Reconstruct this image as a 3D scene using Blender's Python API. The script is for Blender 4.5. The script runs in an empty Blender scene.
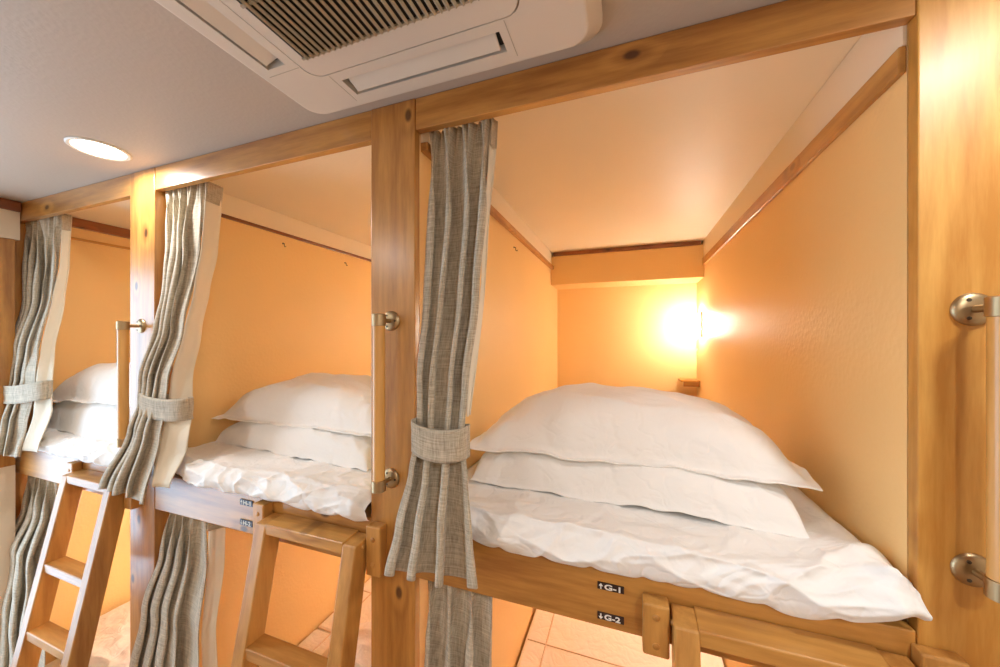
import bpy, bmesh, math, random
from math import sin, cos, pi, radians
from mathutils import Vector, noise, Matrix

scene = bpy.context.scene
COL = scene.collection
random.seed(4)

# ------------------------------------------------------------------ helpers
def S2L(r, g, b):
    f = lambda c: (c/255/12.92) if c/255 <= .04045 else ((c/255+.055)/1.055)**2.4
    return (f(r), f(g), f(b), 1)

def wloc(o):
    v = Vector((0, 0, 0))
    while o is not None:
        v += o.location
        o = o.parent
    return v

def link(o, parent=None):
    COL.objects.link(o)
    if parent is not None:
        o.parent = parent
    return o

def tag(o, label=None, cat=None, group=None, kind=None):
    if label: o['label'] = label
    if cat: o['category'] = cat
    if group: o['group'] = group
    if kind: o['kind'] = kind
    return o

def thing(name, loc, label, cat, group=None):
    o = bpy.data.objects.new(name, None)
    o.empty_display_size = .05
    o.location = loc
    link(o)
    return tag(o, label, cat, group)

def from_bm(name, bm, mat, parent=None, smooth=False, kind=None):
    """bmesh in world coordinates -> one object under parent"""
    bmesh.ops.recalc_face_normals(bm, faces=bm.faces[:])
    me = bpy.data.meshes.new(name)
    off = wloc(parent) if parent is not None else None
    if off is None:
        # origin at the base centre of the mesh
        xs = [v.co.x for v in bm.verts]; ys = [v.co.y for v in bm.verts]; zs = [v.co.z for v in bm.verts]
        off = Vector(((min(xs)+max(xs))/2, (min(ys)+max(ys))/2, min(zs)))
        own = off
    else:
        own = Vector((0, 0, 0))
    bmesh.ops.translate(bm, verts=bm.verts[:], vec=-off)
    bm.to_mesh(me); bm.free()
    if smooth:
        for p in me.polygons: p.use_smooth = True
    me.materials.append(mat)
    o = bpy.data.objects.new(name, me)
    o.location = own
    link(o, parent)
    if kind: o['kind'] = kind
    return o

def add_box(bm, x0, x1, y0, y1, z0, z1, bev=0, seg=2):
    b = bmesh.new()
    bmesh.ops.create_cube(b, size=1)
    for v in b.verts:
        v.co = Vector((x0+(v.co.x+.5)*(x1-x0), y0+(v.co.y+.5)*(y1-y0), z0+(v.co.z+.5)*(z1-z0)))
    if bev:
        bmesh.ops.bevel(b, geom=b.edges[:], offset=bev, segments=seg, profile=.5, affect='EDGES')
    merge(bm, b)

def merge(bm, b):
    me = bpy.data.meshes.new('tmp')
    b.to_mesh(me); b.free()
    bm.from_mesh(me)
    bpy.data.meshes.remove(me)

def box(name, mat, x0, x1, y0, y1, z0, z1, bev=0, parent=None, kind=None):
    bm = bmesh.new()
    add_box(bm, x0, x1, y0, y1, z0, z1, bev)
    return from_bm(name, bm, mat, parent, kind=kind)

def add_lathe(bm, origin, axis, prof, n=28):
    """prof: list of (radius, distance along axis)"""
    ax = Vector(axis).normalized()
    t = Vector((0, 0, 1)) if abs(ax.z) < .9 else Vector((1, 0, 0))
    u = ax.cross(t).normalized(); w = ax.cross(u)
    o = Vector(origin); rings = []
    for r, d in prof:
        if r < 1e-6:
            rings.append([bm.verts.new(o+ax*d)])
        else:
            rings.append([bm.verts.new(o+ax*d+u*(r*cos(2*pi*i/n))+w*(r*sin(2*pi*i/n))) for i in range(n)])
    for a, b in zip(rings, rings[1:]):
        for i in range(n):
            j = (i+1) % n
            if len(a) == 1 and len(b) == 1: continue
            if len(a) == 1: bm.faces.new((a[0], b[i], b[j]))
            elif len(b) == 1: bm.faces.new((a[i], a[j], b[0]))
            else: bm.faces.new((a[i], a[j], b[j], b[i]))

def lathe(name, mat, origin, axis, prof, parent=None, n=28, smooth=True):
    bm = bmesh.new(); add_lathe(bm, origin, axis, prof, n)
    o = from_bm(name, bm, mat, parent)
    me = o.data
    if smooth:
        for p in me.polygons: p.use_smooth = True
        m = o.modifiers.new('split', 'EDGE_SPLIT'); m.split_angle = radians(38)
    return o

def add_tube(bm, pts, r, n=10):
    pts = [Vector(p) for p in pts]
    rings = []
    for i, p in enumerate(pts):
        d = (pts[min(i+1, len(pts)-1)]-pts[max(i-1, 0)]).normalized()
        t = Vector((0, 0, 1)) if abs(d.z) < .9 else Vector((1, 0, 0))
        u = d.cross(t).normalized(); w = d.cross(u)
        rings.append([bm.verts.new(p+u*(r*cos(2*pi*k/n))+w*(r*sin(2*pi*k/n))) for k in range(n)])
    for a, b in zip(rings, rings[1:]):
        for k in range(n):
            bm.faces.new((a[k], a[(k+1) % n], b[(k+1) % n], b[k]))
    bm.faces.new(rings[0]); bm.faces.new(rings[-1])

def add_prism(bm, poly_yz, x0, x1, bev=0):
    """polygon in (y,z) extruded along x"""
    b = bmesh.new()
    A = [b.verts.new((x0, y, z)) for y, z in poly_yz]
    B = [b.verts.new((x1, y, z)) for y, z in poly_yz]
    n = len(A)
    b.faces.new(A); b.faces.new(B[::-1])
    for i in range(n):
        j = (i+1) % n
        b.faces.new((A[i], B[i], B[j], A[j]))
    bmesh.ops.recalc_face_normals(b, faces=b.faces[:])
    if bev:
        bmesh.ops.bevel(b, geom=b.edges[:], offset=bev, segments=2, profile=.5, affect='EDGES')
    merge(bm, b)

def grid_obj(name, mat, nu, nv, fn, parent=None, closed_u=False, thick=0, sub=0, uvs=(1, 1)):
    """smooth sheet fn(u,v)->Vector in world coordinates, with a UV map in metres"""
    me = bpy.data.meshes.new(name)
    off = wloc(parent) if parent is not None else Vector((0, 0, 0))
    verts = []; faces = []
    for j in range(nv+1):
        for i in range(nu+1):
            verts.append(fn(i/nu, j/nv))
    if parent is None:
        off = Vector((sum(v.x for v in verts)/len(verts), sum(v.y for v in verts)/len(verts), min(v.z for v in verts)))
    for j in range(nv):
        for i in range(nu):
            a = j*(nu+1)+i
            faces.append((a, a+1, a+nu+2, a+nu+1))
    me.from_pydata([v-off for v in verts], [], faces)
    uv = me.uv_layers.new(name='UVMap')
    for p in me.polygons:
        p.use_smooth = True
        for li in p.loop_indices:
            vi = me.loops[li].vertex_index
            uv.data[li].uv = ((vi % (nu+1))/nu*uvs[0], (vi//(nu+1))/nv*uvs[1])
    me.materials.append(mat)
    o = bpy.data.objects.new(name, me)
    if parent is None: o.location = off
    link(o, parent)
    if thick:
        m = o.modifiers.new('solid', 'SOLIDIFY'); m.thickness = thick; m.offset = 0
    if sub:
        m = o.modifiers.new('sub', 'SUBSURF'); m.levels = sub; m.render_levels = sub
    return o

def lerp(a, b, t): return a+(b-a)*t
def sstep(t):
    t = max(0, min(1, t)); return t*t*(3-2*t)
def N(x, y=0, z=0): return noise.noise(Vector((x, y, z)))
def ridge(x, y=0, z=0): return (1-min(1, abs(N(x, y, z))*1.9))**3

# ------------------------------------------------------------------ materials
def newmat(name):
    m = bpy.data.materials.new(name); m.use_nodes = True
    nt = m.node_tree; b = nt.nodes['Principled BSDF']
    return m, nt, b, nt.nodes.new, nt.links.new

def plain(name, col, rough=.5, metal=0, spec=.5):
    m, nt, b, nn, ln = newmat(name)
    tc = nn('ShaderNodeTexCoord'); no = nn('ShaderNodeTexNoise'); no.inputs['Scale'].default_value = 35
    no.inputs['Detail'].default_value = 3
    ln(tc.outputs['Object'], no.inputs['Vector'])
    mr = nn('ShaderNodeMapRange'); mr.inputs['To Min'].default_value = max(.02, rough-.06); mr.inputs['To Max'].default_value = min(1, rough+.06)
    ln(no.outputs['Fac'], mr.inputs['Value']); ln(mr.outputs['Result'], b.inputs['Roughness'])
    b.inputs['Base Color'].default_value = col
    b.inputs['Metallic'].default_value = metal
    b.inputs['Specular IOR Level'].default_value = spec
    return m

def wood(name, axis, light, dark, knot, rough=.36, coat=.6, seed=0., knotty=1.0):
    m, nt, b, nn, ln = newmat(name)
    tc = nn('ShaderNodeTexCoord'); oi = nn('ShaderNodeObjectInfo')
    mul = nn('ShaderNodeVectorMath'); mul.operation = 'SCALE'
    cmb = nn('ShaderNodeCombineXYZ')
    for k, s in zip('XYZ', (13.1, 7.7, 5.3)):
        mm = nn('ShaderNodeMath'); mm.operation = 'MULTIPLY_ADD'; mm.inputs[1].default_value = s; mm.inputs[2].default_value = seed
        ln(oi.outputs['Random'], mm.inputs[0]); ln(mm.outputs[0], cmb.inputs[k])
    add = nn('ShaderNodeVectorMath'); add.operation = 'ADD'
    ln(tc.outputs['Object'], add.inputs[0]); ln(cmb.outputs[0], add.inputs[1])
    sc = [9., 9., 9.]; sc['XYZ'.index(axis)] = .9
    mp = nn('ShaderNodeMapping'); mp.inputs['Scale'].default_value = sc
    ln(add.outputs[0], mp.inputs['Vector'])
    sk = [6., 6., 6.]; sk['XYZ'.index(axis)] = 3.4
    mk = nn('ShaderNodeMapping'); mk.inputs['Scale'].default_value = sk
    ln(add.outputs[0], mk.inputs['Vector'])
    # knots
    vo = nn('ShaderNodeTexVoronoi'); vo.inputs['Scale'].default_value = 1.0; vo.voronoi_dimensions = '2D'
    sx = nn('ShaderNodeSeparateXYZ'); ln(mk.outputs[0], sx.inputs[0])
    cx = nn('ShaderNodeCombineXYZ'); ln(sx.outputs[axis], cx.inputs['X']); ln(sx.outputs['X' if axis == 'Z' else 'Z'], cx.inputs['Y'])
    ln(cx.outputs[0], vo.inputs['Vector'])
    sep = nn('ShaderNodeSeparateColor'); ln(vo.outputs['Color'], sep.inputs[0])
    pick = nn('ShaderNodeMath'); pick.operation = 'GREATER_THAN'; pick.inputs[1].default_value = .36
    ln(sep.outputs[0], pick.inputs[0])
    rad = nn('ShaderNodeMapRange'); rad.inputs['From Min'].default_value = .035; rad.inputs['From Max'].default_value = .085
    rad.inputs['To Min'].default_value = 1; rad.inputs['To Max'].default_value = 0; rad.interpolation_type = 'SMOOTHSTEP'
    ln(vo.outputs['Distance'], rad.inputs['Value'])
    kn = nn('ShaderNodeMath'); kn.operation = 'MULTIPLY'
    ln(rad.outputs['Result'], kn.inputs[0]); ln(pick.outputs[0], kn.inputs[1])
    # halo that bends the grain
    hal = nn('ShaderNodeMapRange'); hal.inputs['From Min'].default_value = .03; hal.inputs['From Max'].default_value = .3
    hal.inputs['To Min'].default_value = 1; hal.inputs['To Max'].default_value = 0; hal.interpolation_type = 'SMOOTHSTEP'
    ln(vo.outputs['Distance'], hal.inputs['Value'])
    hk = nn('ShaderNodeMath'); hk.operation = 'MULTIPLY'
    ln(hal.outputs['Result'], hk.inputs[0]); ln(pick.outputs[0], hk.inputs[1])
    # rings
    n1 = nn('ShaderNodeTexNoise'); n1.inputs['Scale'].default_value = .55; n1.inputs['Detail'].default_value = 2
    ln(mp.outputs[0], n1.inputs['Vector'])
    ma = nn('ShaderNodeMath'); ma.operation = 'MULTIPLY'; ma.inputs[1].default_value = 30
    ln(n1.outputs['Fac'], ma.inputs[0])
    mb = nn('ShaderNodeMath'); mb.operation = 'MULTIPLY_ADD'; mb.inputs[1].default_value = 5
    ln(hk.outputs[0], mb.inputs[0]); ln(ma.outputs[0], mb.inputs[2])
    si = nn('ShaderNodeMath'); si.operation = 'SINE'; ln(mb.outputs[0], si.inputs[0])
    n2 = nn('ShaderNodeTexNoise'); n2.inputs['Scale'].default_value = 6; n2.inputs['Detail'].default_value = 5; n2.inputs['Roughness'].default_value = .6
    ln(mp.outputs[0], n2.inputs['Vector'])
    n3 = nn('ShaderNodeTexNoise'); n3.inputs['Scale'].default_value = .35; n3.inputs['Detail'].default_value = 2
    ln(mp.outputs[0], n3.inputs['Vector'])
    mx = nn('ShaderNodeMath'); mx.operation = 'MULTIPLY_ADD'; mx.inputs[1].default_value = .13
    ln(si.outputs[0], mx.inputs[0]); ln(n2.outputs['Fac'], mx.inputs[2])
    mx2 = nn('ShaderNodeMath'); mx2.operation = 'MULTIPLY_ADD'; mx2.inputs[1].default_value = .55
    ln(n3.outputs['Fac'], mx2.inputs[0]); ln(mx.outputs[0], mx2.inputs[2])
    cr = nn('ShaderNodeValToRGB')
    cr.color_ramp.elements[0].position = .48; cr.color_ramp.elements[0].color = dark
    cr.color_ramp.elements[1].position = 1.02; cr.color_ramp.elements[1].color = light
    ln(mx2.outputs[0], cr.inputs['Fac'])
    mix = nn('ShaderNodeMix'); mix.data_type = 'RGBA'
    ks = nn('ShaderNodeMath'); ks.operation = 'MULTIPLY'; ks.inputs[1].default_value = .85*knotty
    ln(kn.outputs[0], ks.inputs[0])
    ln(ks.outputs[0], mix.inputs['Factor']); ln(cr.outputs['Color'], mix.inputs['A']); mix.inputs['B'].default_value = knot
    ln(mix.outputs['Result'], b.inputs['Base Color'])
    bp = nn('ShaderNodeBump'); bp.inputs['Strength'].default_value = .12; bp.inputs['Distance'].default_value = .002
    ln(mx.outputs[0], bp.inputs['Height']); ln(bp.outputs[0], b.inputs['Normal'])
    b.inputs['Roughness'].default_value = rough
    b.inputs['Coat Weight'].default_value = coat
    b.inputs['Coat Roughness'].default_value = .25
    return m

PL, PD, PK = S2L(200, 142, 68), S2L(154, 98, 40), S2L(62, 28, 12)
W = {a: wood('pine_'+a.lower(), a, PL, PD, PK, seed=3.3) for a in 'XYZ'}
WP = wood('pine_panel_z', 'Z', S2L(212, 158, 78), S2L(180, 120, 44), S2L(96, 50, 20), seed=9.1, knotty=.6, coat=.05, rough=.45)
WD = {a: wood('dark_batten_'+a.lower(), a, S2L(150, 84, 42), S2L(112, 58, 26), S2L(70, 32, 14), seed=1.3) for a in 'XY'}
WLAD = {a: wood('ladder_wood_'+a.lower(), a, S2L(202, 146, 74), S2L(162, 106, 44), S2L(78, 36, 14), seed=6.2, rough=.42, coat=.35, knotty=.5) for a in 'XYZ'}

def wallpaper(name, col, bump=.25, scale=90):
    m, nt, b, nn, ln = newmat(name)
    tc = nn('ShaderNodeTexCoord')
    n = nn('ShaderNodeTexNoise'); n.inputs['Scale'].default_value = scale; n.inputs['Detail'].default_value = 4
    ln(tc.outputs['Object'], n.inputs['Vector'])
    v = nn('ShaderNodeTexVoronoi'); v.inputs['Scale'].default_value = scale*.8
    ln(tc.outputs['Object'], v.inputs['Vector'])
    a = nn('ShaderNodeMath'); a.operation = 'ADD'
    ln(n.outputs['Fac'], a.inputs[0]); ln(v.outputs['Distance'], a.inputs[1])
    bp = nn('ShaderNodeBump'); bp.inputs['Strength'].default_value = bump; bp.inputs['Distance'].default_value = .002
    ln(a.outputs[0], bp.inputs['Height']); ln(bp.outputs[0], b.inputs['Normal'])
    big = nn('ShaderNodeTexNoise'); big.inputs['Scale'].default_value = 3
    ln(tc.outputs['Object'], big.inputs['Vector'])
    hs = nn('ShaderNodeHueSaturation'); hs.inputs['Color'].default_value = col
    mr = nn('ShaderNodeMapRange'); mr.inputs['To Min'].default_value = .97; mr.inputs['To Max'].default_value = 1.03
    ln(big.outputs['Fac'], mr.inputs['Value']); ln(mr.outputs['Result'], hs.inputs['Value'])
    ln(hs.outputs['Color'], b.inputs['Base Color'])
    b.inputs['Roughness'].default_value = .5
    b.inputs['Specular IOR Level'].default_value = .4
    return m

PEACH = wallpaper('peach_wallpaper', S2L(242, 204, 141))
CREAM = wallpaper('cream_lining_paper', S2L(238, 222, 196), .12, 60)
CEIL = wallpaper('ceiling_paper', S2L(188, 174, 160), .15, 120)
WALLW = wallpaper('room_wall_paper', S2L(226, 208, 184), .2, 100)

def floor_mat():
    m, nt, b, nn, ln = newmat('floor_boards')
    tc = nn('ShaderNodeTexCoord')
    br = nn('ShaderNodeTexBrick'); br.inputs['Scale'].default_value = 1
    br.inputs['Brick Width'].default_value = .9; br.inputs['Row Height'].default_value = .09; br.inputs['Mortar Size'].default_value = .002
    br.inputs['Color1'].default_value = S2L(176, 132, 86); br.inputs['Color2'].default_value = S2L(160, 116, 72); br.inputs['Mortar'].default_value = S2L(70, 46, 28)
    ln(tc.outputs['Object'], br.inputs['Vector']); ln(br.outputs['Color'], b.inputs['Base Color'])
    b.inputs['Roughness'].default_value = .35
    return m
FLOOR = floor_mat()

def cotton(name, col, bump=.25):
    m, nt, b, nn, ln = newmat(name)
    tc = nn('ShaderNodeTexCoord')
    n = nn('ShaderNodeTexNoise'); n.inputs['Scale'].default_value = 26; n.inputs['Detail'].default_value = 4; n.inputs['Distortion'].default_value = .6
    ln(tc.outputs['Object'], n.inputs['Vector'])
    w = nn('ShaderNodeTexNoise'); w.inputs['Scale'].default_value = 420
    ln(tc.outputs['Object'], w.inputs['Vector'])
    a = nn('ShaderNodeMath'); a.operation = 'MULTIPLY_ADD'; a.inputs[1].default_value = .12
    ln(w.outputs['Fac'], a.inputs[0]); ln(n.outputs['Fac'], a.inputs[2])
    for sc, wt in ((5.5, .9), (13, .45)):            # sharp creases: valleys where a warped noise crosses its middle
        c = nn('ShaderNodeTexNoise'); c.inputs['Scale'].default_value = sc; c.inputs['Detail'].default_value = 1.5; c.inputs['Distortion'].default_value = 1.1
        ln(tc.outputs['Object'], c.inputs['Vector'])
        d = nn('ShaderNodeMath'); d.operation = 'SUBTRACT'; d.inputs[1].default_value = .5; ln(c.outputs['Fac'], d.inputs[0])
        e = nn('ShaderNodeMath'); e.operation = 'ABSOLUTE'; ln(d.outputs[0], e.inputs[0])
        g = nn('ShaderNodeMapRange'); g.inputs['From Max'].default_value = .10; g.interpolation_type = 'SMOOTHSTEP'; ln(e.outputs[0], g.inputs['Value'])
        h = nn('ShaderNodeMath'); h.operation = 'MULTIPLY_ADD'; h.inputs[1].default_value = wt; ln(g.outputs['Result'], h.inputs[0]); ln(a.outputs[0], h.inputs[2])
        a = h
    bp = nn('ShaderNodeBump'); bp.inputs['Strength'].default_value = bump; bp.inputs['Distance'].default_value = .012
    ln(a.outputs[0], bp.inputs['Height']); ln(bp.outputs[0], b.inputs['Normal'])
    b.inputs['Base Color'].default_value = col
    b.inputs['Roughness'].default_value = .8
    b.inputs['Sheen Weight'].default_value = .15
    return m
SHEET = cotton('white_cotton', S2L(240, 238, 235))
PILLOWM = cotton('white_pillowcase', S2L(242, 239, 235), .16)
MATM = cotton('beige_mat_cover', S2L(248, 240, 226), .2)
PIPE = plain('mat_piping', S2L(232, 208, 178), .8)

def linen():
    m, nt, b, nn, ln = newmat('grey_linen')
    tc = nn('ShaderNodeTexCoord')
    def thread(sx, sy, det):
        mp = nn('ShaderNodeMapping'); mp.inputs['Scale'].default_value = (sx, sy, 1)
        ln(tc.outputs['UV'], mp.inputs['Vector'])
        n = nn('ShaderNodeTexNoise'); n.inputs['Scale'].default_value = 1; n.inputs['Detail'].default_value = det
        ln(mp.outputs[0], n.inputs['Vector']); return n
    a = thread(760, 40, 3); c = thread(44, 640, 3); d = thread(260, 12, 2); e = thread(14, 240, 2)
    s1 = nn('ShaderNodeMath'); s1.operation = 'ADD'; ln(a.outputs['Fac'], s1.inputs[0]); ln(c.outputs['Fac'], s1.inputs[1])
    s2 = nn('ShaderNodeMath'); s2.operation = 'ADD'; ln(d.outputs['Fac'], s2.inputs[0]); ln(e.outputs['Fac'], s2.inputs[1])
    s3 = nn('ShaderNodeMath'); s3.operation = 'MULTIPLY_ADD'; s3.inputs[1].default_value = .8
    ln(s2.outputs[0], s3.inputs[0]); ln(s1.outputs[0], s3.inputs[2])
    mr = nn('ShaderNodeMapRange'); mr.inputs['From Min'].default_value = 1.45; mr.inputs['From Max'].default_value = 2.15
    ln(s3.outputs[0], mr.inputs['Value'])
    cr = nn('ShaderNodeValToRGB')
    cr.color_ramp.elements[0].color = S2L(146, 133, 113); cr.color_ramp.elements[1].color = S2L(206, 193, 170)
    ln(mr.outputs['Result'], cr.inputs['Fac']); ln(cr.outputs['Color'], b.inputs['Base Color'])
    bp = nn('ShaderNodeBump'); bp.inputs['Strength'].default_value = .3; bp.inputs['Distance'].default_value = .001
    ln(s1.outputs[0], bp.inputs['Height']); ln(bp.outputs[0], b.inputs['Normal'])
    b.inputs['Roughness'].default_value = .85; b.inputs['Sheen Weight'].default_value = .2
    return m
LINEN = linen()
LINING = cotton('cream_curtain_lining', S2L(228, 216, 194), .12)
DARKCLOTH = cotton('dark_brown_cloth', S2L(74, 54, 40), .3)
BRASS = plain('brushed_brass', S2L(178, 154, 118), .38, 1)
STEEL = plain('dark_steel', S2L(96, 88, 78), .4, 1)
POLE = wood('handrail_wood', 'Z', S2L(226, 172, 96), S2L(204, 146, 70), S2L(150, 96, 44), seed=2.2, knotty=.1)
ACW = plain('air_conditioner_plastic', S2L(218, 208, 196), .42)
ACG = plain('air_conditioner_grille', S2L(172, 162, 144), .5)
ACD = plain('air_conditioner_inside', S2L(52, 46, 38), .7)
PLATE = plain('number_plate_dark', S2L(52, 34, 30), .35)
PLATEH = plain('number_plate_reflection', S2L(38, 46, 66), .35)  # dark plate with a bluish reflection put into its colour
LETTER = plain('number_plate_letters', S2L(232, 228, 220), .5)
WHITEP = plain('white_plastic', S2L(236, 232, 224), .4)

def emis(name, col, strength):
    m, nt, b, nn, ln = newmat(name)
    b.inputs['Base Color'].default_value = (.9, .85, .75, 1)
    b.inputs['Emission Color'].default_value = col
    b.inputs['Emission Strength'].default_value = strength
    return m
WARM = (1, .90, .72, 1)
LAMP_E = emis('reading_lamp_glow', (1, .92, .78, 1), 250)
LAMP_L = emis('reading_lamp_glow_lower', (1, .94, .82, 1), 480)
DOWN_E = emis('downlight_glow', (1, .86, .66, 1), 14)

# ------------------------------------------------------------------ dimensions (metres)
YF = .85                     # front plane of the bunk timber
CE = 2.521                   # ceiling
BB = 2.432                   # underside of the top beam
RT, RB = 1.326, 1.186        # top and bottom of the bed rail
YB = 3.0                     # back wall of the bunks
YS = 2.72                    # front of the soffit box at the back
bays = {'I': (-2.87, -1.898), 'H': (-1.736, -.705), 'G': (-.556, .489)}

# ------------------------------------------------------------------ setting
box('floor', FLOOR, -3.4, 1.7, -1.5, 3.1, -.05, 0, kind='structure')
box('ceiling', CEIL, -3.4, 1.7, -1.5, YF+.012, CE, CE+.05, kind='structure')
box('ceiling_bunk', CREAM, -3.4, 1.7, YF+.0125, 3.1, CE-.006, CE+.05, kind='structure')
box('wall_back', WALLW, -3.4, 1.7, -1.55, -1.5, 0, CE, kind='structure')
box('wall_right', WALLW, 1.65, 1.7, -1.5, YF-.001, 0, CE, kind='structure')
box('wall_front', WALLW, .662, 1.65, YF, YF+.06, 0, CE, kind='structure')
box('wall_bunk_back', PEACH, -3.4, 1.7, YB, YB+.06, 0, CE-.007, kind='structure')
box('wall_partition_right', PEACH, .489, .655, YF+.026, YB-.001, 0, CE-.007, kind='structure')
box('wall_partition_center', PEACH, -.704, -.557, YF+.026, YB-.001, 0, CE-.007, kind='structure')
box('wall_partition_left', PEACH, -1.897, -1.737, YF+.061, YB-.001, 0, CE-.007, kind='structure')
box('wall_partition_end', PEACH, -3.03, -2.871, YF+.061, YB-.001, 0, CE-.007, kind='structure')
# left room wall: a lintel over a tall window opening next to the bunks
box('wall_left_lintel', WALLW, -2.98, -2.812, -1.5, YF-.001, 2.335, CE-.001, kind='structure')
box('wall_left', WALLW, -2.98, -2.812, -1.5, -.95, 0, 2.334, kind='structure')
box('wall_left_sill', WALLW, -2.98, -2.812, -.949, .775, 0, .2, kind='structure')
box('wall_left_return', WALLW, -2.98, -2.812, .7755, .835, 0, 1.235, kind='structure')
box('trim_window_jamb', W['Z'], -2.98, -2.812, .7755, .835, 1.2355, 2.334, .002, kind='structure')
box('wall_left_sky_block', WALLW, -3.25, -3.2, .775, YF+.1, 0, CE-.001, kind='structure')  # added unseen wall that stops sky light leaking in beside the post
box('wall_left_recess', WALLW, -3.2, -2.981, .7755, .835, 0, CE-.001, kind='structure')
box('wall_left_head', WALLW, -3.2, -2.981, -1.5, .775, 2.335, CE-.001, kind='structure')
box('trim_left', WD['Y'], -2.811, -2.795, -1.45, YF-.002, CE-.05, CE-.001, .002, kind='structure')
bm = bmesh.new()
for y0, y1 in ((-.949, -.89), (-.13, -.07), (.735, .774)):
    add_box(bm, -3.06, -3.0, y0, y1, .2, 2.334, .003)
add_box(bm, -3.06, -3.0, -.89, .735, .2, .26, .003); add_box(bm, -3.06, -3.0, -.89, .735, 2.28, 2.334, .003)
from_bm('window_1', bm, W['Z'], kind='structure')

# soffit boxes, battens and rails inside the upper bunks
for i, k in enumerate('GHI'):
    x0, x1 = bays[k]
    box('trim_soffit_%d' % (i+1), PEACH, x0+.001, x1-.001, YS, YB-.001, 2.268, CE-.036, kind='structure')
    box('trim_batten_%d' % (i+1), WD['X'], x0+.02, x1-.02, YS-.012, YS+.03, CE-.035, CE-.008, .001, kind='structure')
# upper cream strips and rails on the side walls
box('trim_strip_1', CREAM, .483, .4885, YF+.026, YS-.001, 2.397, CE-.0075, kind='structure')
box('trim_strip_2', CREAM, -.5565, -.5485, YF+.03, YS-.001, 2.412, CE-.0075, kind='structure')
box('trim_strip_3', CREAM, -1.7365, -1.7285, YF+.065, YS-.001, 2.418, CE-.0075, kind='structure')
box('trim_rail_1', WLAD['Y'], .477, .4885, YF+.026, YS-.001, 2.346, 2.396, .002, kind='structure')
box('trim_rail_2', WLAD['Y'], -.5565, -.534, YF+.03, YS-.001, 2.385, 2.411, .002, kind='structure')
box('trim_rail_3', WD['Y'], -1.7365, -1.722, YF+.065, YS-.001, 2.403, 2.417, .001, kind='structure')
box('trim_rail_4', W['Y'], -2.8705, -2.858, YF+.065, YS-.001, 2.395, 2.408, .001, kind='structure')
box('trim_rail_5', WD['Y'], -2.8705, -2.84, YF+.065, YS-.001, 2.462, CE-.0075, .002, kind='structure')

# ------------------------------------------------------------------ timber frame
def post(x0, x1, depth, mat, label):
    o = box('bunk_post', mat, x0, x1, YF, YF+depth, 0, CE-.001, .0025)
    return tag(o, label, 'post', 'pine posts of the bunk frame')
post(.489, .66, .025, WP, 'wide pale pine post at the right edge carrying a handrail')
post(-.705, -.556, .025, W['Z'], 'brown pine post between the bunks marked G and H')
post(-1.898, -1.736, .06, W['Z'], 'pine post lit by the round ceiling downlight')
post(-3.03, -2.872, .06, W['Z'], 'pine post at the left end of the bunk row beside the window opening')

def beam(x0, x1, label):
    o = box('bunk_beam', W['X'], x0, x1, YF+.002, YF+.026, BB, CE-.001, .002)
    return tag(o, label, 'beam', 'pine beams along the ceiling')
beam(-.555, .488, 'knotty pine beam under the ceiling above the right bunk')
beam(-1.735, -.706, 'knotty pine beam under the ceiling above the middle bunk')
beam(-2.87, -1.899, 'short pine beam under the ceiling above the far left bunk')

def text_mesh(body, size, x, y, z, arrow, mat, parent, width):
    """arrow and characters as one mesh, standing in the XZ plane at y"""
    cu = bpy.data.curves.new('txt', 'FONT'); cu.body = body; cu.size = size; cu.extrude = .0004; cu.offset = size*.03
    tmp = bpy.data.objects.new('txt', cu); COL.objects.link(tmp)
    dg = bpy.context.evaluated_depsgraph_get(); dg.update()
    me = bpy.data.meshes.new_from_object(tmp.evaluated_get(dg))
    bm = bmesh.new(); bm.from_mesh(me)
    bpy.data.objects.remove(tmp); bpy.data.curves.remove(cu); bpy.data.meshes.remove(me)
    xs = [v.co.x for v in bm.verts]; ys = [v.co.y for v in bm.verts]
    w = max(xs)-min(xs); h = max(ys)-min(ys)
    tw = width*.6; th = size*.8
    cx, cy = min(xs), (min(ys)+max(ys))/2
    for v in bm.verts:
        vx = (v.co.x-cx)*tw/w; vz = (v.co.y-cy)*th/h; vy = v.co.z
        v.co = Vector((x-width/2+width*.27+vx, y-vy, z+vz))
    s = 1 if arrow == 'up' else -1
    ax = x-width/2+width*.135; hh = th/2
    pts = [(-.0013, -hh), (.0013, -hh), (.0013, hh*.05), (.0052, hh*.05), (0, hh*1.1), (-.0052, hh*.05), (-.0013, hh*.05)]
    f = [bm.verts.new((ax+px, y-.0004, z+s*pz)) for px, pz in pts]
    bm.faces.new(f)
    me = bpy.data.meshes.new('lettering')
    off = wloc(parent)
    bmesh.ops.translate(bm, verts=bm.verts[:], vec=-off)
    bm.to_mesh(me); bm.free(); me.materials.append(mat)
    return link(bpy.data.objects.new('lettering', me), parent)

def bed_base(k, label):
    x0, x1 = bays[k]
    t = thing('bunk_bed', ((x0+x1)/2, YF, RB), label, 'bunk', 'upper bunk bases')
    box('front_rail', W['X'], x0+.001, x1-.001, YF+.001, YF+.026, RB, RT, .003, t)
    box('deck', W['X'], x0+.002, x1-.002, YF+.027, YB-.003, RT-.06, RT-.02, 0, t)
    return t

def plates(t, x, z1, z2, letter, pm, w, h):
    for z, n, ar in ((z1, '1', 'up'), (z2, '2', 'down')):
        p = box('number_plate', pm, x-w/2, x+w/2, YF-.0025, YF+.0009, z-h/2, z+h/2, .0004, t)
        p['label'] = 'dark number plate with arrow %s and %s-%s' % (ar, letter, n)
        text_mesh('%s-%s' % (letter, n), h*1.02, x, YF-.0027, z, ar, LETTER, p, w)

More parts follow.
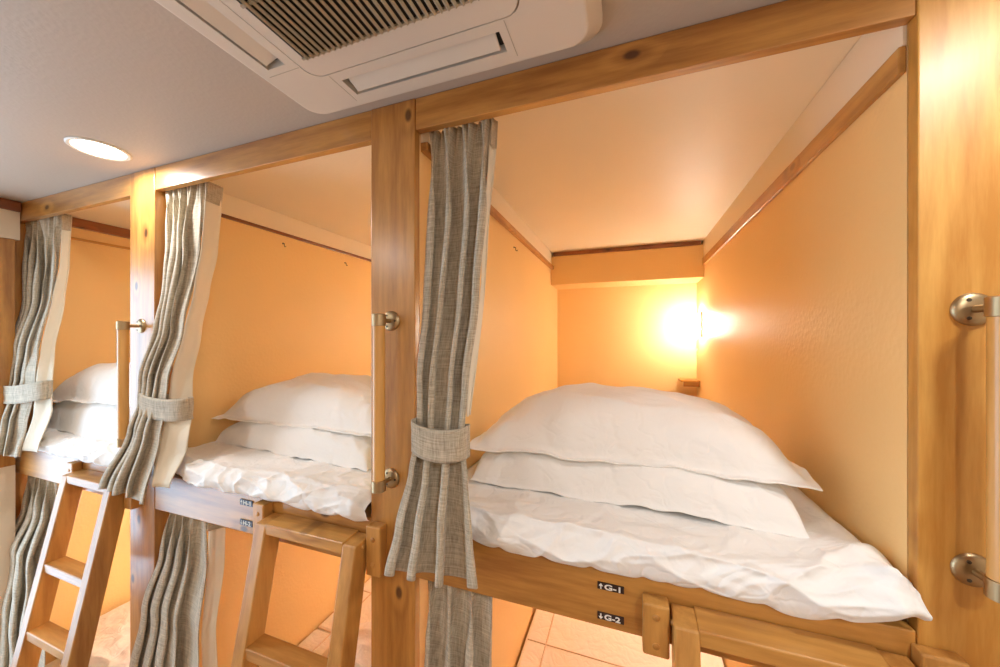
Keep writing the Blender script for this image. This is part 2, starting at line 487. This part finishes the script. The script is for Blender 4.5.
def block(t, x0, x1, y0, z0, z1, bolts, mat=None):
    b = box('ladder_block', mat or WLAD['Z'], x0, x1, y0, YF+.0005, z0, z1, .004, t)
    for z in bolts:
        lathe('dowel_plug', WLAD['Y'], ((x0+x1)/2, y0+.001, z), (0, -1, 0), [(0, .004), (.004, .0038), (.007, .0025), (.0075, 0), (.0075, -.004)], b, 14)
    return b

bG = bed_base('G', 'right pine upper bunk base with rail plates reading G-1 and G-2')
plates(bG, -.036, 1.282, 1.213, 'G', PLATE, .058, .0155)
block(bG, .031, .083, .812, RB-.004, 1.29, (1.265, 1.205))
block(bG, .4785, .54, .822, RB-.01, 1.306, (1.28, 1.22))
bH = bed_base('H', 'middle pine upper bunk base with rail plates reading H-1 and H-2')
plates(bH, -1.2225, 1.291, 1.222, 'H', PLATEH, .06, .019)
block(bH, -1.147, -1.098, .815, RB-.004, 1.316, (1.285,))
block(bH, -.697, -.648, .818, RB-.004, 1.322, (1.285, 1.215))
bI = bed_base('I', 'far left pine upper bunk base with bluish daylight on its rail')
block(bI, -2.30, -2.25, .818, RB-.004, 1.312, (1.28,))
block(bI, -1.87, -1.82, .818, RB-.004, 1.31, (1.28,))

# ------------------------------------------------------------------ ladders
def ladder(x0, x1, label, ytop=.785, ztop=1.282, slope=.19):
    t = thing('bunk_ladder', ((x0+x1)/2, ytop-slope*ztop+.03, 0), label, 'ladder', 'pine bunk ladders')
    dp = .062; sw = .046
    def yz(z): return ytop+slope*(z-ztop)
    for a in (x0, x1-sw):
        bm = bmesh.new()
        add_prism(bm, [(yz(0), 0), (yz(0)+dp, 0), (ytop+dp, ztop), (ytop, ztop-.006)], a, a+sw, .004)
        from_bm('side_rail', bm, WLAD['Z'], t)
    # top bar
    bm = bmesh.new()
    add_prism(bm, [(ytop-.001, ztop-.034), (ytop+dp+.002, ztop-.034), (ytop+dp+.002, ztop+.003), (ytop-.001, ztop-.002)], x0+sw*.96, x1-sw*.96, .003)
    from_bm('top_bar', bm, WLAD['X'], t)
    for z in (.948, .712, .476, .24):
        y = yz(z)
        bm = bmesh.new()
        add_box(bm, x0+sw*.85, x1-sw*.85, y+.002, y+.062, z-.034, z, .003)
        from_bm('step', bm, WLAD['X'], t)
    for z in (1.262,):
        for a in (x0, x1):
            s = -1 if a == x0 else 1
            lathe('dowel_plug', WLAD['Y'], (a+s*.0002, ytop+.03, z), (s, 0, 0), [(0, .003), (.005, .0025), (.0065, 0), (.0065, -.004)], t, 12)
    return t
ladder(.088, .474, 'pine ladder hooked on the rail marked G-1, cut off by the bottom edge')
ladder(-1.092, -.703, 'pine ladder hooked on the middle rail beside the plates H-1 and H-2')
ladder(-2.243, -1.876, 'pine ladder with bluish daylight on its steps below the far left bunk')

# ------------------------------------------------------------------ handrails
def grab_bar(x, label, post_x=None, z0=1.452, z1=1.9):
    yp = YF-.054
    t = thing('grab_bar', (x, YF, z0), label, 'handrail', 'wooden handrails on the posts')
    r = .0165
    lathe('pole', POLE, (x, yp, z0-.005), (0, 0, 1), [(0, 0), (r, 0), (r, z1-z0+.01), (0, z1-z0+.01)], t, 32)
    for z, s in ((z1, 1), (z0, -1)):
        br = lathe('bracket', BRASS, (x, yp, z-.014), (0, 0, 1),
                   [(0, -.001), (r*.98, -.001), (r+.0022, 0), (r+.0022, .03), (r*.9, .032), (0, .032)], t, 32)
        lathe('arm', BRASS, (x, YF, z+.001), (0, -1, 0), [(.0075, .003), (.0065, .01), (.0065, .05)], br, 16)
        ro = lathe('rosette', BRASS, (x, YF-.0005, z+.001), (0, -1, 0),
                   [(0, .009), (.014, .0085), (.023, .007), (.0275, .0035), (.0285, 0), (0, 0)], br, 32)
        for a in (0, 2.1, 4.2):
            lathe('screw', STEEL, (x+.018*cos(a), YF-.0078, z+.001+.018*sin(a)), (0, -1, 0), [(0, .0022), (.003, .0015), (.0034, 0), (0, 0)], br, 10)
    return t
grab_bar(-.634, 'wooden handrail with brass ends on the brown post between bunks')
grab_bar(-1.822, 'thin wooden handrail with brass top on the post under the downlight')
grab_bar(.559, 'handrail with brass brackets at the right edge on the wide pale post')

# ------------------------------------------------------------------ bedding
def pillow(name, cx, cy, zb, a, b, H, label, group, seed, tilt=0, rot=0, flange=.02, roll=0, px=3., kx=.6, py=2.6, ky=.5, sag=.01):
    """closed cushion, its sewn edge low down; zb is the level it lies on"""
    nu, nv = 80, 50
    R = Matrix.Rotation(rot, 3, 'Z') @ Matrix.Rotation(roll, 3, 'Y') @ Matrix.Rotation(tilt, 3, 'X')
    def side(u, v, top):
        x = 2*u-1; y = 2*v-1
        fx = a*x*(.97+.03*y*y); fy = b*y*(.95+.05*x*x)
        fa, fb = flange/a, flange/b
        ex = max(0, 1-(abs(x)/(1-fa))**px) if abs(x) < 1-fa else 0
        ey = max(0, 1-(abs(y)/(1-fb))**py) if abs(y) < 1-fb else 0
        h = (ex**kx)*(ey**ky)
        edge = 1-min(1, h)
        k = min(1, h*2.5)
        wr = ridge(x*3.4+seed*7+N(y*2, seed)*.9, y*1.3+seed, seed)*.012*(.3+edge)
        wr += N(x*2.2+seed, y*2.2, seed*3)*.018
        wr += ridge(x*1.1+y*2.2+seed*2, y*.8-x*1.5, seed)*.010
        wr += ridge(x*8+seed*3+N(y*4, x*3), y*1.2, seed)*.008*edge
        if top:
            z = .012+H*h*(1+.10*N(x*1.3+seed, y*1.1))+wr*k
        else:
            z = .010*(1-h**.5)
        z += (.012*N(x*3.4+seed, y*2.6+seed)+.006*N(x*9+seed, y*7)-sag*(y < -.5)*sstep((-y-.5)/.5))*(1-k)
        p = R @ Vector((fx, fy, z))
        return p+Vector((cx, cy, zb))
    verts = []; faces = []
    for top in (1, 0):
        for j in range(nv+1):
            for i in range(nu+1):
                # denser sampling towards the edges
                u = .5-.5*cos(pi*i/nu)*(1 if True else 0); v = .5-.5*cos(pi*j/nv)
                u = lerp(i/nu, u, .6); v = lerp(j/nv, v, .6)
                p = side(u, v, top)
                if not top and (i in (0, nu) or j in (0, nv)):
                    p = p-Vector((0, 0, .003))
                verts.append(p)
    n1 = (nu+1)*(nv+1)
    for j in range(nv):
        for i in range(nu):
            q = j*(nu+1)+i
            faces.append((q, q+1, q+nu+2, q+nu+1))
            faces.append((n1+q, n1+q+nu+1, n1+q+nu+2, n1+q+1))
    rim = [i for i in range(nu+1)]+[j*(nu+1)+nu for j in range(1, nv+1)]+[nv*(nu+1)+i for i in range(nu-1, -1, -1)]+[j*(nu+1) for j in range(nv-1, 0, -1)]
    for q, w_ in zip(rim, rim[1:]+rim[:1]):
        faces.append((q, n1+q, n1+w_, w_))
    off = Vector((cx, cy, zb))
    me = bpy.data.meshes.new(name); me.from_pydata([v-off for v in verts], [], faces)
    for p in me.polygons: p.use_smooth = True
    me.materials.append(PILLOWM)
    o = bpy.data.objects.new(name, me); o.location = off
    link(o)
    m = o.modifiers.new('sub', 'SUBSURF'); m.levels = 1; m.render_levels = 1
    return tag(o, label, 'pillow', group)

def duvet(x0, x1, seed, label, group, zt=1.392, yfront=.826, drop=1.316, yback=2.9, bulge=.02, name='duvet', zr=0.):
    """quilt lying on the deck with a full rounded front edge"""
    hz = zt-drop
    def fn(u, v):
        xx = lerp(x0, x1, u)
        # profile along v: 0..0.3 front face, rest flat top
        if v < .36:
            t = v/.36
            ang = -pi/2*.55+t*(pi/2*1.55)
            r = hz*.56
            y = yfront+r*1.1-cos(ang)*r*1.1
            z = drop+hz*.44+sin(ang)*r
            near = 1
        else:
            t = (v-.36)/.64
            y = yfront+hz*.616+(yback-yfront-hz*.62)*t**1.7
            z = zt
            near = max(0, 1-(y-yfront)/.30)
        e = max(.0, min(1, (1-abs(2*u-1))*14))
        q = v*.42 if v < .36 else .151+(y-yfront-hz*.6)
        fold = ridge(xx*5.2+seed*3+.9*N(xx*3, q*6, seed), q*4+xx*1.2, seed)
        fold2 = ridge(xx*9+seed+N(q*8, xx*4)*1.6, q*7.5-xx*2.2, seed*2)
        sw = N(xx*3.5+seed, q*3.5, seed)
        diag = ridge(xx*4.5+q*6+seed*4, xx*2-q*7, seed*5)
        diag2 = ridge(xx*7-q*9+seed*6, xx*3+q*6, seed*2.5)
        d = .78*(.016*fold*(.4+.6*N(xx*2+seed*9, 1.7)**2*4)+.012*fold2+.014*diag+.010*diag2)*(.16+.84*near)+.018*sw*(.35+.65*near)
        nz = .5+.5*min(1, max(0, (z-drop)/hz))
        y -= d*.8*near if v < .36 else d*.3*near
        z += d*nz*(.9 if v > .3 else .6)
        if v < .10:                                  # wavy lower hem
            z += (.014*N(xx*7+seed*5, 3.3)+.010*ridge(xx*9+seed))*(1-v/.10)
        z += zr*sstep((u-.84)/.16)
        ee = sstep(min(1, min((xx-x0)/.045, (x1-xx)/.045)))
        z = drop+(z-drop)*(.74+.26*ee**.5)
        y += .05*(1-sstep((xx-x0-.05)/.22))*near
        if v < .36: y += .02*(1-ee)
        return Vector((xx, y, z))
    o = grid_obj(name, SHEET, 190, 90, fn, None, sub=1)
    return tag(o, label, 'duvet', group)

def bed(k, dx, seed, who, dy=0, top_kw={}, low_kw={}, x1=None, hl=.105, ht=.145, lx=0, **kw):
    x0b, x1b = bays[k]
    duvet(x0b+.006, x1 or x1b-.004, seed, 'white duvet with crumpled front edge on the '+who, 'duvets on the upper bunks', **kw)
    lk = dict(rot=radians(-3.5), px=5, kx=.45, py=5, ky=.45, flange=.004); lk.update(low_kw)
    pillow('pillow', -.03+dx+lx, 1.225+dy, 1.402, .43, .22, hl, 'flatter white pillow, lower of the two on the '+who, 'pillows on the upper bunks', seed+.3, **lk)
    tk = dict(tilt=radians(2), rot=radians(-1), px=3.4, kx=.75, py=3, ky=.55, flange=.022, sag=.012); tk.update(top_kw)
    pillow('pillow', -.028+dx, 1.262+dy, 1.411+hl, .455, .24, ht, 'plump white pillow, upper of the two on the '+who, 'pillows on the upper bunks', seed+.7, **tk)
bed('G', 0, 1.7, 'right bunk marked G-1', x1=.489, zr=.03)
bed('H', -1.215, 5.2, 'middle bunk marked H-1')
bed('I', -2.37, 8.9, 'far left bunk', dy=-.12, hl=.15, ht=.15, lx=-.02, top_kw=dict(roll=radians(-2)))

# lower bunks: folding mats and bedding
def lower_mat(k, label, zt=.155, inset=.012, yf=.93):
    x0, x1 = bays[k]
    t = thing('folding_mat', ((x0+x1)/2, yf, .03), label, 'mattress', 'folding mats on the lower bunks')
    L = (2.95-yf)/3
    for i in range(3):
        box('mat_section', MATM, x0+inset, x1-inset, yf+L*i+.002, yf+L*(i+1)-.002, .031, zt, .016, t)
    bm = bmesh.new()
    for xx in (x0+inset+.12, x1-inset-.14):
        add_tube(bm, [(xx, yf+.02+(2.9-yf)*q/20, zt+.001) for q in range(21)], .004, 6)
    for i in range(1, 6):
        yy = yf+(2.95-yf)*i/6
        add_tube(bm, [(x0+inset+.015+(x1-x0-2*inset-.03)*q/12, yy, zt+.001) for q in range(13)], .0035, 6)
    from_bm('piping', bm, PIPE, t, True)
    return t
for k in 'GHI':
    x0, x1 = bays[k]
    box('trim_lower_deck_%s' % {'G': 1, 'H': 2, 'I': 3}[k], W['X'], x0+.002, x1-.002, YF+.027, YB-.003, 0.001, .03, 0, kind='structure')
lower_mat('G', 'beige quilted mat on the lower bunk under the rail marked G-2')
lower_mat('H', 'beige mat on the lower bunk behind the middle ladder')
lower_mat('I', 'beige mat under white bedding on the far left lower bunk')
pillow('pillow', -1.13, 1.45, .165, .40, .24, .15, 'cream pillow on the lower bunk behind the middle ladder', 'bedding on the lower bunks', 2.4)
duvet(-2.84, -1.93, 3.6, 'white duvet on the far left lower bunk behind the ladder', 'bedding on the lower bunks', zt=.28, yfront=.93, drop=.165, yback=2.6)

# ------------------------------------------------------------------ curtains
def interp(keys, z):
    keys = sorted(keys, key=lambda q: -q[0])
    if z >= keys[0][0]: return keys[0][1:]
    for a, b in zip(keys, keys[1:]):
        if z >= b[0]:
            t = sstep((a[0]-z)/(a[0]-b[0]))
            t = lerp((a[0]-z)/(a[0]-b[0]), t, .6)
            return tuple(lerp(p, q, t) for p, q in zip(a[1:], b[1:]))
    return keys[-1][1:]

def curtain(label, group, keys, hem, npl, seed, tie=None, lining=None, head=True, flat=0):
    """keys: (z, x_left, x_right, y, pleat depth); hem: hem tilt; lining: list of (z, x0, x1, y0, y1)"""
    zt = max(k[0] for k in keys); zb = min(k[0] for k in keys)
    k0 = max(keys)
    t = thing('curtain', ((k0[1]+k0[2])/2, k0[3], zb), label, 'curtain', group)
    k_flat = flat
    def fn(u, v, back=0):
        z = lerp(zt, zb, v)
        xl, xr, y, amp = interp(keys, z)
        w = xr-xl
        # pleats fill the left of the cloth, a smoother panel the right
        uu = u if not k_flat else (u/(1-k_flat) if u < 1-k_flat else 1+(u-1+k_flat)/k_flat*.5)
        ph = npl*uu+.22*N(u*4+seed, v*1.2)+.10*N(u*9, v*2.4+seed)
        sv = sin(2*pi*ph)
        s = sv*(1.25-.25*sv*sv)
        am = amp*(.8+.6*N(u*3+seed*2, v*1.0+4))
        if k_flat: am *= 1-.6*sstep((u-1+k_flat)/k_flat)
        hd = max(0, 1-v*12)
        hf = lerp(0, .42, min(1, v*5))
        x = lerp(xl, xr, u)+hf*w/npl*sin(2*pi*ph+1.1)*(1-k_flat*.4)
        yy = y-am*s+.012*N(u*4, v*4+seed)+.004*N(u*14, v*9+seed)
        if hd > 0:
            yy -= hd*.008*sin(6*pi*ph)
        z += hem*(u-.5)*sstep((v-.75)/.25)+.006*sin(2*pi*ph+.6)*sstep((v-.85)/.15)
        return Vector((min(x, xr+.006), yy+back, z))
    fab = grid_obj('fabric', LINEN, int(npl*26), 120, fn, t, thick=.0022, uvs=(npl*.085, zt-zb))
    if lining:
        lk = [(q[0],)+tuple(q[1:]) for q in lining]
        lt = max(q[0] for q in lk); lb = min(q[0] for q in lk)
        def lf(u, v):
            z = lerp(lt, lb, v)
            xa, xb, ya, yb = interp(lk, z)
            return Vector((lerp(xa, xb, u)+.006*N(v*4+seed, u*3), lerp(ya, yb, u)+.008*sin(u*pi)+.006*N(v*5, u*2+seed), z))
        lo = grid_obj('lining', LINING, 14, 70, lf, t, thick=.002, uvs=(.15, lt-lb))
        lo['label'] = 'cream curtain lining'
        # linen heading tape turned back over the lining
        def hf(u, v):
            z = lerp(lt+.001, lt-.075, v)
            xa, xb, ya, yb = interp(lk, z)
            return Vector((lerp(xa, xb, u)+.004, lerp(ya, yb, u)+.008*sin(u*pi)-.004, z))
        if head:
            grid_obj('heading_tape', LINEN, 10, 6, hf, t, thick=.002, uvs=(.15, .08))
    if tie:
        zc, hgt, xa, xb, yc, dep, tl = tie
        def tf(u, v):
            a = 2*pi*u
            cx = (xa+xb)/2; hw = (xb-xa)/2
            ca, sa = cos(a), sin(a)
            ex = .55
            px = cx+hw*(abs(ca)**ex)*(1 if ca > 0 else -1)
            py = yc+dep*(abs(sa)**ex)*(1 if sa > 0 else -1)
            slack = .012*sin(pi*(px-xa)/(xb-xa))
            pz = zc+hgt*(.5-v)+tl*(px-cx)/hw-slack
            return Vector((px, py+.003*N(u*9, v*3+seed), pz))
        grid_obj('tieback', LINEN, 72, 8, tf, t, thick=.003, uvs=(.4, hgt))
    return t

UP, LO = 'tied curtains of the upper bunks', 'curtains of the lower bunks'
curtain('grey linen curtain tied back beside the post between middle and right bunks', UP,
        [(2.445, -.540, -.345, .895, .016), (2.24, -.538, -.346, .880, .020), (1.95, -.545, -.365, .866, .022), (1.74, -.553, -.385, .845, .020),
         (1.60, -.540, -.392, .825, .013), (1.50, -.560, -.372, .815, .020), (1.36, -.590, -.350, .792, .024), (1.245, -.618, -.337, .782, .028)],
        .035, 3.5, 1.3, (1.592, .082, -.537, -.383, .822, .034, -.004),
        [(2.445, -.347, -.338, .892, .918), (2.0, -.366, -.360, .868, .885), (1.65, -.39, -.387, .832, .85)])
curtain('beige linen curtain with cream lining tied beside the brightly lit post', UP,
        [(2.445, -1.722, -1.490, .895, .016), (2.19, -1.712, -1.500, .880, .020), (1.885, -1.722, -1.556, .852, .016), (1.69, -1.772, -1.60, .830, .013),
         (1.60, -1.775, -1.60, .820, .011), (1.50, -1.80, -1.59, .80, .015), (1.27, -1.90, -1.60, .768, .018)],
        -.02, 3, 4.1, (1.602, .080, -1.785, -1.510, .838, .030, -.008),
        [(2.445, -1.495, -1.506, .89, .955), (2.19, -1.50, -1.530, .876, .950), (2.04, -1.522, -1.560, .864, .94), (1.885, -1.551, -1.579, .848, .92), (1.69, -1.60, -1.575, .832, .89),
         (1.60, -1.605, -1.535, .824, .865), (1.45, -1.61, -1.50, .80, .832), (1.32, -1.60, -1.53, .776, .79)], flat=.5)
curtain('linen curtain with blue-grey folds tied back at the far left bunk', UP,
        [(2.445, -2.862, -2.535, .895, .016), (2.05, -2.860, -2.555, .880, .020), (1.80, -2.862, -2.57, .838, .015), (1.66, -2.893, -2.565, .828, .012),
         (1.58, -2.91, -2.57, .818, .011), (1.45, -2.92, -2.58, .802, .016), (1.30, -2.93, -2.60, .786, .020)],
        .02, 3, 7.7, (1.60, .085, -2.92, -2.49, .830, .030, .018),
        [(2.445, -2.535, -2.529, .89, .92), (2.20, -2.54, -2.538, .882, .915), (2.05, -2.56, -2.547, .87, .905), (1.80, -2.57, -2.55, .835, .872), (1.62, -2.575, -2.50, .825, .85), (1.53, -2.575, -2.455, .815, .835), (1.34, -2.60, -2.49, .79, .80)], flat=.52)
curtain('grey linen curtain hanging under the rail marked G-2', LO,
        [(1.20, -.548, -.352, .905, .016), (1.0, -.545, -.345, .87, .022), (.7, -.548, -.33, .83, .024), (.25, -.56, -.32, .815, .03)], 0, 3, 2.2, None, None)
curtain('grey linen curtain hanging under the middle rail left of plate H-2', LO,
        [(1.20, -1.730, -1.505, .905, .016), (1.0, -1.725, -1.46, .875, .022), (.82, -1.755, -1.42, .826, .018), (.55, -1.80, -1.385, .812, .022), (.25, -1.83, -1.36, .80, .024)], 0, 3, 5.5, None,
        [(1.20, -1.507, -1.475, .90, .945), (1.0, -1.462, -1.435, .872, .91), (.8, -1.42, -1.395, .826, .86), (.25, -1.36, -1.335, .805, .84)], flat=.48)
curtain('blue-grey linen curtain hanging behind the ladder at the far left', LO,
        [(1.20, -2.864, -2.58, .905, .016), (1.0, -2.862, -2.52, .875, .02), (.82, -2.90, -2.48, .824, .018), (.55, -2.93, -2.44, .81, .022), (.25, -2.95, -2.42, .80, .024)], 0, 3, 9.5, None, None, flat=.4)

# ------------------------------------------------------------------ air conditioner
def rounded_rect(hx, hy, r, n=8):
    pts = []
    for cx, cy, a0 in ((hx-r, hy-r, 0), (-hx+r, hy-r, pi/2), (-hx+r, -hy+r, pi), (hx-r, -hy+r, 3*pi/2)):
        for i in range(n+1):
            a = a0+pi/2*i/n
            pts.append((cx+r*cos(a), cy+r*sin(a)))
    return pts

def loft(bm, rings):
    vs = [[bm.verts.new(p) for p in r] for r in rings]
    n = len(vs[0])
    for a, b in zip(vs, vs[1:]):
        for i in range(n):
            bm.faces.new((a[i], a[(i+1) % n], b[(i+1) % n], b[i]))
    bm.faces.new(vs[0]); bm.faces.new(vs[-1])

ACX, ACY, ACH = -.458, .403, .410
def ac():
    t = thing('air_conditioner', (ACX, ACY, CE), 'white square cassette air conditioner set in the ceiling', 'air conditioner')
    zb = CE-.032
    bm = bmesh.new()
    rr = lambda h, r, z: [(ACX+x, ACY+y, z) for x, y in rounded_rect(h, h, r)]
    loft(bm, [rr(ACH, .05, CE-.0005), rr(ACH, .05, CE-.008), rr(ACH-.006, .05, CE-.014), rr(ACH-.026, .045, zb+.001), rr(ACH-.03, .042, zb)])
    panel = from_bm('panel', bm, ACW, t)
    # openings: centre recess and four outlets
    cut = bmesh.new()
    loft(cut, [[(ACX+x, ACY+y, z) for x, y in rounded_rect(.267, .267, .035)] for z in (zb-.02, zb+.010)])
    for k in range(4):
        b = bmesh.new()
        add_box(b, -.207, .207, .292, .346, zb-.02, zb+.026)
        bmesh.ops.rotate(b, verts=b.verts[:], cent=(0, 0, 0), matrix=Matrix.Rotation(k*pi/2, 3, 'Z'))
        bmesh.ops.translate(b, verts=b.verts[:], vec=(ACX, ACY, 0))
        merge(cut, b)
    bmesh.ops.recalc_face_normals(cut, faces=cut.faces[:])
    cme = bpy.data.meshes.new('cut'); cut.to_mesh(cme); cut.free()
    co = bpy.data.objects.new('cut', cme); COL.objects.link(co)
    m = panel.modifiers.new('bool', 'BOOLEAN'); m.object = co; m.operation = 'DIFFERENCE'; m.solver = 'EXACT'
    co.location = (0, 0, 0)
    dg = bpy.context.evaluated_depsgraph_get(); dg.update()
    nm = bpy.data.meshes.new_from_object(panel.evaluated_get(dg))
    panel.modifiers.clear(); panel.data = nm
    if not nm.materials: nm.materials.append(ACW)
    bpy.data.objects.remove(co)
    # centre grille plate with slats
    bm = bmesh.new()
    h = .2635; g = .232; gy = .205
    loft(bm, [[(ACX+x, ACY+y, z) for x, y in rounded_rect(h, h, .033)] for z in (zb-.0012, zb+.0095)])
    plate = from_bm('grille_plate', bm, ACW, t)
    bm = bmesh.new()
    loft(bm, [[(ACX+x, ACY+y, z) for x, y in rounded_rect(g+.003, gy+.004, .006)] for z in (zb-.0016, zb-.0011)])
    from_bm('grille_opening', bm, ACD, plate)
    bm = bmesh.new()
    n = 30
    for i in range(n):
        x = ACX-g+.004+2*g*(i+.5)/n
        b = bmesh.new(); add_box(b, -.003, .003, -gy, gy, -.005, .005)
        bmesh.ops.rotate(b, verts=b.verts[:], cent=(0, 0, 0), matrix=Matrix.Rotation(radians(-40), 3, 'Y'))
        bmesh.ops.translate(b, verts=b.verts[:], vec=(x, ACY, zb-.006)); merge(bm, b)
    for yy in (-gy, -.07, .07, gy):
        add_box(bm, ACX-g-.004, ACX+g+.004, ACY+yy-.0025, ACY+yy+.0025, zb-.006, zb-.0016)
    from_bm('grille_slats', bm, ACG, plate)
    # louvre flaps and their dark slots
    for k in range(4):
        Rm = Matrix.Rotation(k*pi/2, 3, 'Z'); tr = Vector((ACX, ACY, 0))
        b = bmesh.new(); add_box(b, -.2065, .2065, .2925, .3455, zb+.018, zb+.0255)
        bmesh.ops.rotate(b, verts=b.verts[:], cent=(0, 0, 0), matrix=Rm); bmesh.ops.translate(b, verts=b.verts[:], vec=tr)
        s = from_bm('outlet_slot', b, ACD, t)
        b = bmesh.new(); add_box(b, -.195, .195, -.021, .021, -.002, .002, .0015)
        bmesh.ops.rotate(b, verts=b.verts[:], cent=(0, 0, 0), matrix=Matrix.Rotation(radians(-16), 3, 'X'))
        bmesh.ops.translate(b, verts=b.verts[:], vec=(0, .3165, zb+.0055))
        bmesh.ops.rotate(b, verts=b.verts[:], cent=(0, 0, 0), matrix=Rm); bmesh.ops.translate(b, verts=b.verts[:], vec=tr)
        from_bm('louvre', b, ACW, s)
        # seams of the outlet cover
        for sx in (-.225, .225):
            b = bmesh.new()
            add_box(b, sx-.0006, sx+.0006, .270, .365, zb-.0004, zb+.0006)
            bmesh.ops.rotate(b, verts=b.verts[:], cent=(0, 0, 0), matrix=Rm); bmesh.ops.translate(b, verts=b.verts[:], vec=tr)
            from_bm('seam', b, ACG, panel)
ac()

# ------------------------------------------------------------------ lights of the room, plus added aisle downlights
def downlight(x, y, power, label, on=True):
    t = thing('downlight', (x, y, CE), label, 'ceiling light', 'recessed ceiling downlights')
    lathe('trim_ring', WHITEP, (x, y, CE+.0005), (0, 0, -1), [(.0, 0), (.08, 0), (.08, .003), (.076, .006), (.068, .005), (.066, .002), (0, .002)], t, 48)
    lathe('diffuser', DOWN_E, (x, y, CE-.001), (0, 0, -1), [(0, .0035), (.05, .0033), (.064, .0025), (.0655, .001), (0, .001)], t, 48)
    ld = bpy.data.lights.new('downlight_lamp', 'AREA'); ld.shape = 'DISK'; ld.size = .12
    ld.energy = power; ld.color = (.96, .985, 1)
    lo = bpy.data.objects.new('downlight_lamp', ld); lo.location = (x, y, CE-.012); COL.objects.link(lo)
    return t
downlight(-1.757, .705, 5.5, 'glowing round downlight in the ceiling left of the air conditioner')
downlight(.72, .50, 7, 'round downlight in the ceiling above the wide pale post at right')
downlight(-1.757, -.65, 9, 'added round downlight, unseen behind the camera, left')  # added behind the camera for even ambient light
downlight(.66, -.65, 16, 'added round downlight, unseen behind the camera, right')  # also added out of view, fills the aisle with light

def reading_lamp(x, y, z, label, glow=None):
    t = thing('reading_lamp', (x, y, z), label, 'lamp', 'reading lamps inside the bunks')
    box('wall_plate', WHITEP, x-.014, x-.001, y-.03, y+.03, z-.085, z+.085, .004, t)
    lathe('tube', glow or LAMP_E, (x-.042, y, z-.075), (0, 0, 1), [(0, 0), (.016, .002), (.019, .008), (.019, .142), (.016, .148), (0, .15)], t, 24)
    bm = bmesh.new(); add_tube(bm, [(x-.03, y-.02, z-.075), (x-.03, y-.021, z-.12), (x-.03, y-.02, z-.165)], .0016, 8)
    add_lathe(bm, (x-.03, y-.02, z-.165), (0, 0, -1), [(0, 0), (.004, .002), (.0045, .02), (0, .024)], 10)
    from_bm('pull_cord', bm, WHITEP, t, True)
    return t
for k, who in (('G', 'right'), ('H', 'middle'), ('I', 'far left')):
    reading_lamp(bays[k][1]-.0005, 2.80, 1.95, 'glowing white tube lamp deep inside the %s upper bunk' % who)
    reading_lamp(bays[k][1]-.0005, 2.80 if k != 'I' else 1.9, .80, 'glowing white tube lamp deep inside the %s lower bunk' % who, LAMP_L)

# corner shelf in the right bunk
t = thing('corner_shelf', (.43, 2.92, 1.5), 'small pine shelf in the back corner of the right bunk', 'shelf')
box('shelf_board', WP, .365, .4875, 2.86, YB-.002, 1.54, 1.552, .002, t)
box('front_apron', W['X'], .385, .487, 2.872, 2.89, 1.505, 1.5395, .002, t)

def hook(x, y, z, label):
    t = thing('coat_hook', (x, y, z), label, 'hook', 'coat hooks on the bunk walls')
    lathe('hook_base', STEEL, (x-.0005, y, z+.008), (1, 0, 0), [(0, .003), (.004, .0025), (.005, 0), (0, 0)], t, 14)
    bm = bmesh.new()
    add_tube(bm, [(x+.002, y, z+.008), (x+.009, y, z+.007), (x+.010, y, z-.008), (x+.013, y, z-.011), (x+.020, y, z-.011), (x+.021, y, z-.006)], .0018, 8)
    from_bm('prong', bm, STEEL, t, True)
hook(-1.736, 1.40, 2.353, 'small metal hook on the middle bunk wall, nearer the tied curtain')
hook(-1.736, 1.844, 2.339, 'small metal hook on the middle bunk wall, nearer the brown post')
hook(-.556, 1.768, 2.319, 'small metal hook on the left wall of the right bunk')

# dark cloth hanging in the window opening at the left edge
def cf(u, v):
    z = lerp(2.30, 1.80, v); w = lerp(.10, .13, v)
    return Vector((-3.10-.012*sin(u*9), .8355+w*.1*u, z+.02*sin(u*3)*(v > .9)))
o = grid_obj('hanging_cloth', DARKCLOTH, 20, 20, cf, None, thick=.012)
tag(o, 'dark brown cloth hanging in the window opening at the left edge', 'cloth')

# ------------------------------------------------------------------ daylight through the window opening
wd = bpy.data.worlds.new('sky'); scene.world = wd; wd.use_nodes = True
bg = wd.node_tree.nodes['Background']
bg.inputs['Color'].default_value = (.58, .79, 1.0, 1); bg.inputs['Strength'].default_value = 5.8
pl = bpy.data.lights.new('window_portal', 'AREA'); pl.shape = 'RECTANGLE'; pl.size = 2.13; pl.size_y = 1.72
pl.cycles.is_portal = True
po = bpy.data.objects.new('window_portal', pl); po.location = (-3.08, -.087, 1.265)
po.rotation_euler = (0, radians(-90), 0)
COL.objects.link(po)

# ------------------------------------------------------------------ camera and view
cam = bpy.data.cameras.new('camera'); co = bpy.data.objects.new('camera', cam); COL.objects.link(co)
co.location = (0, 0, 1.85); co.rotation_euler = (radians(90), 0, radians(19.71))
cam.sensor_width = 36; cam.lens = 355.3*36/1000; cam.shift_y = .0054; cam.clip_start = .01
scene.camera = co
vs = scene.view_settings
vs.view_transform = 'Standard'; vs.look = 'None'; vs.gamma = 1; vs.use_curve_mapping = False; vs.exposure = 0
scene.cycles.use_denoising = True
scene.cycles.max_bounces = 10; scene.cycles.diffuse_bounces = 6
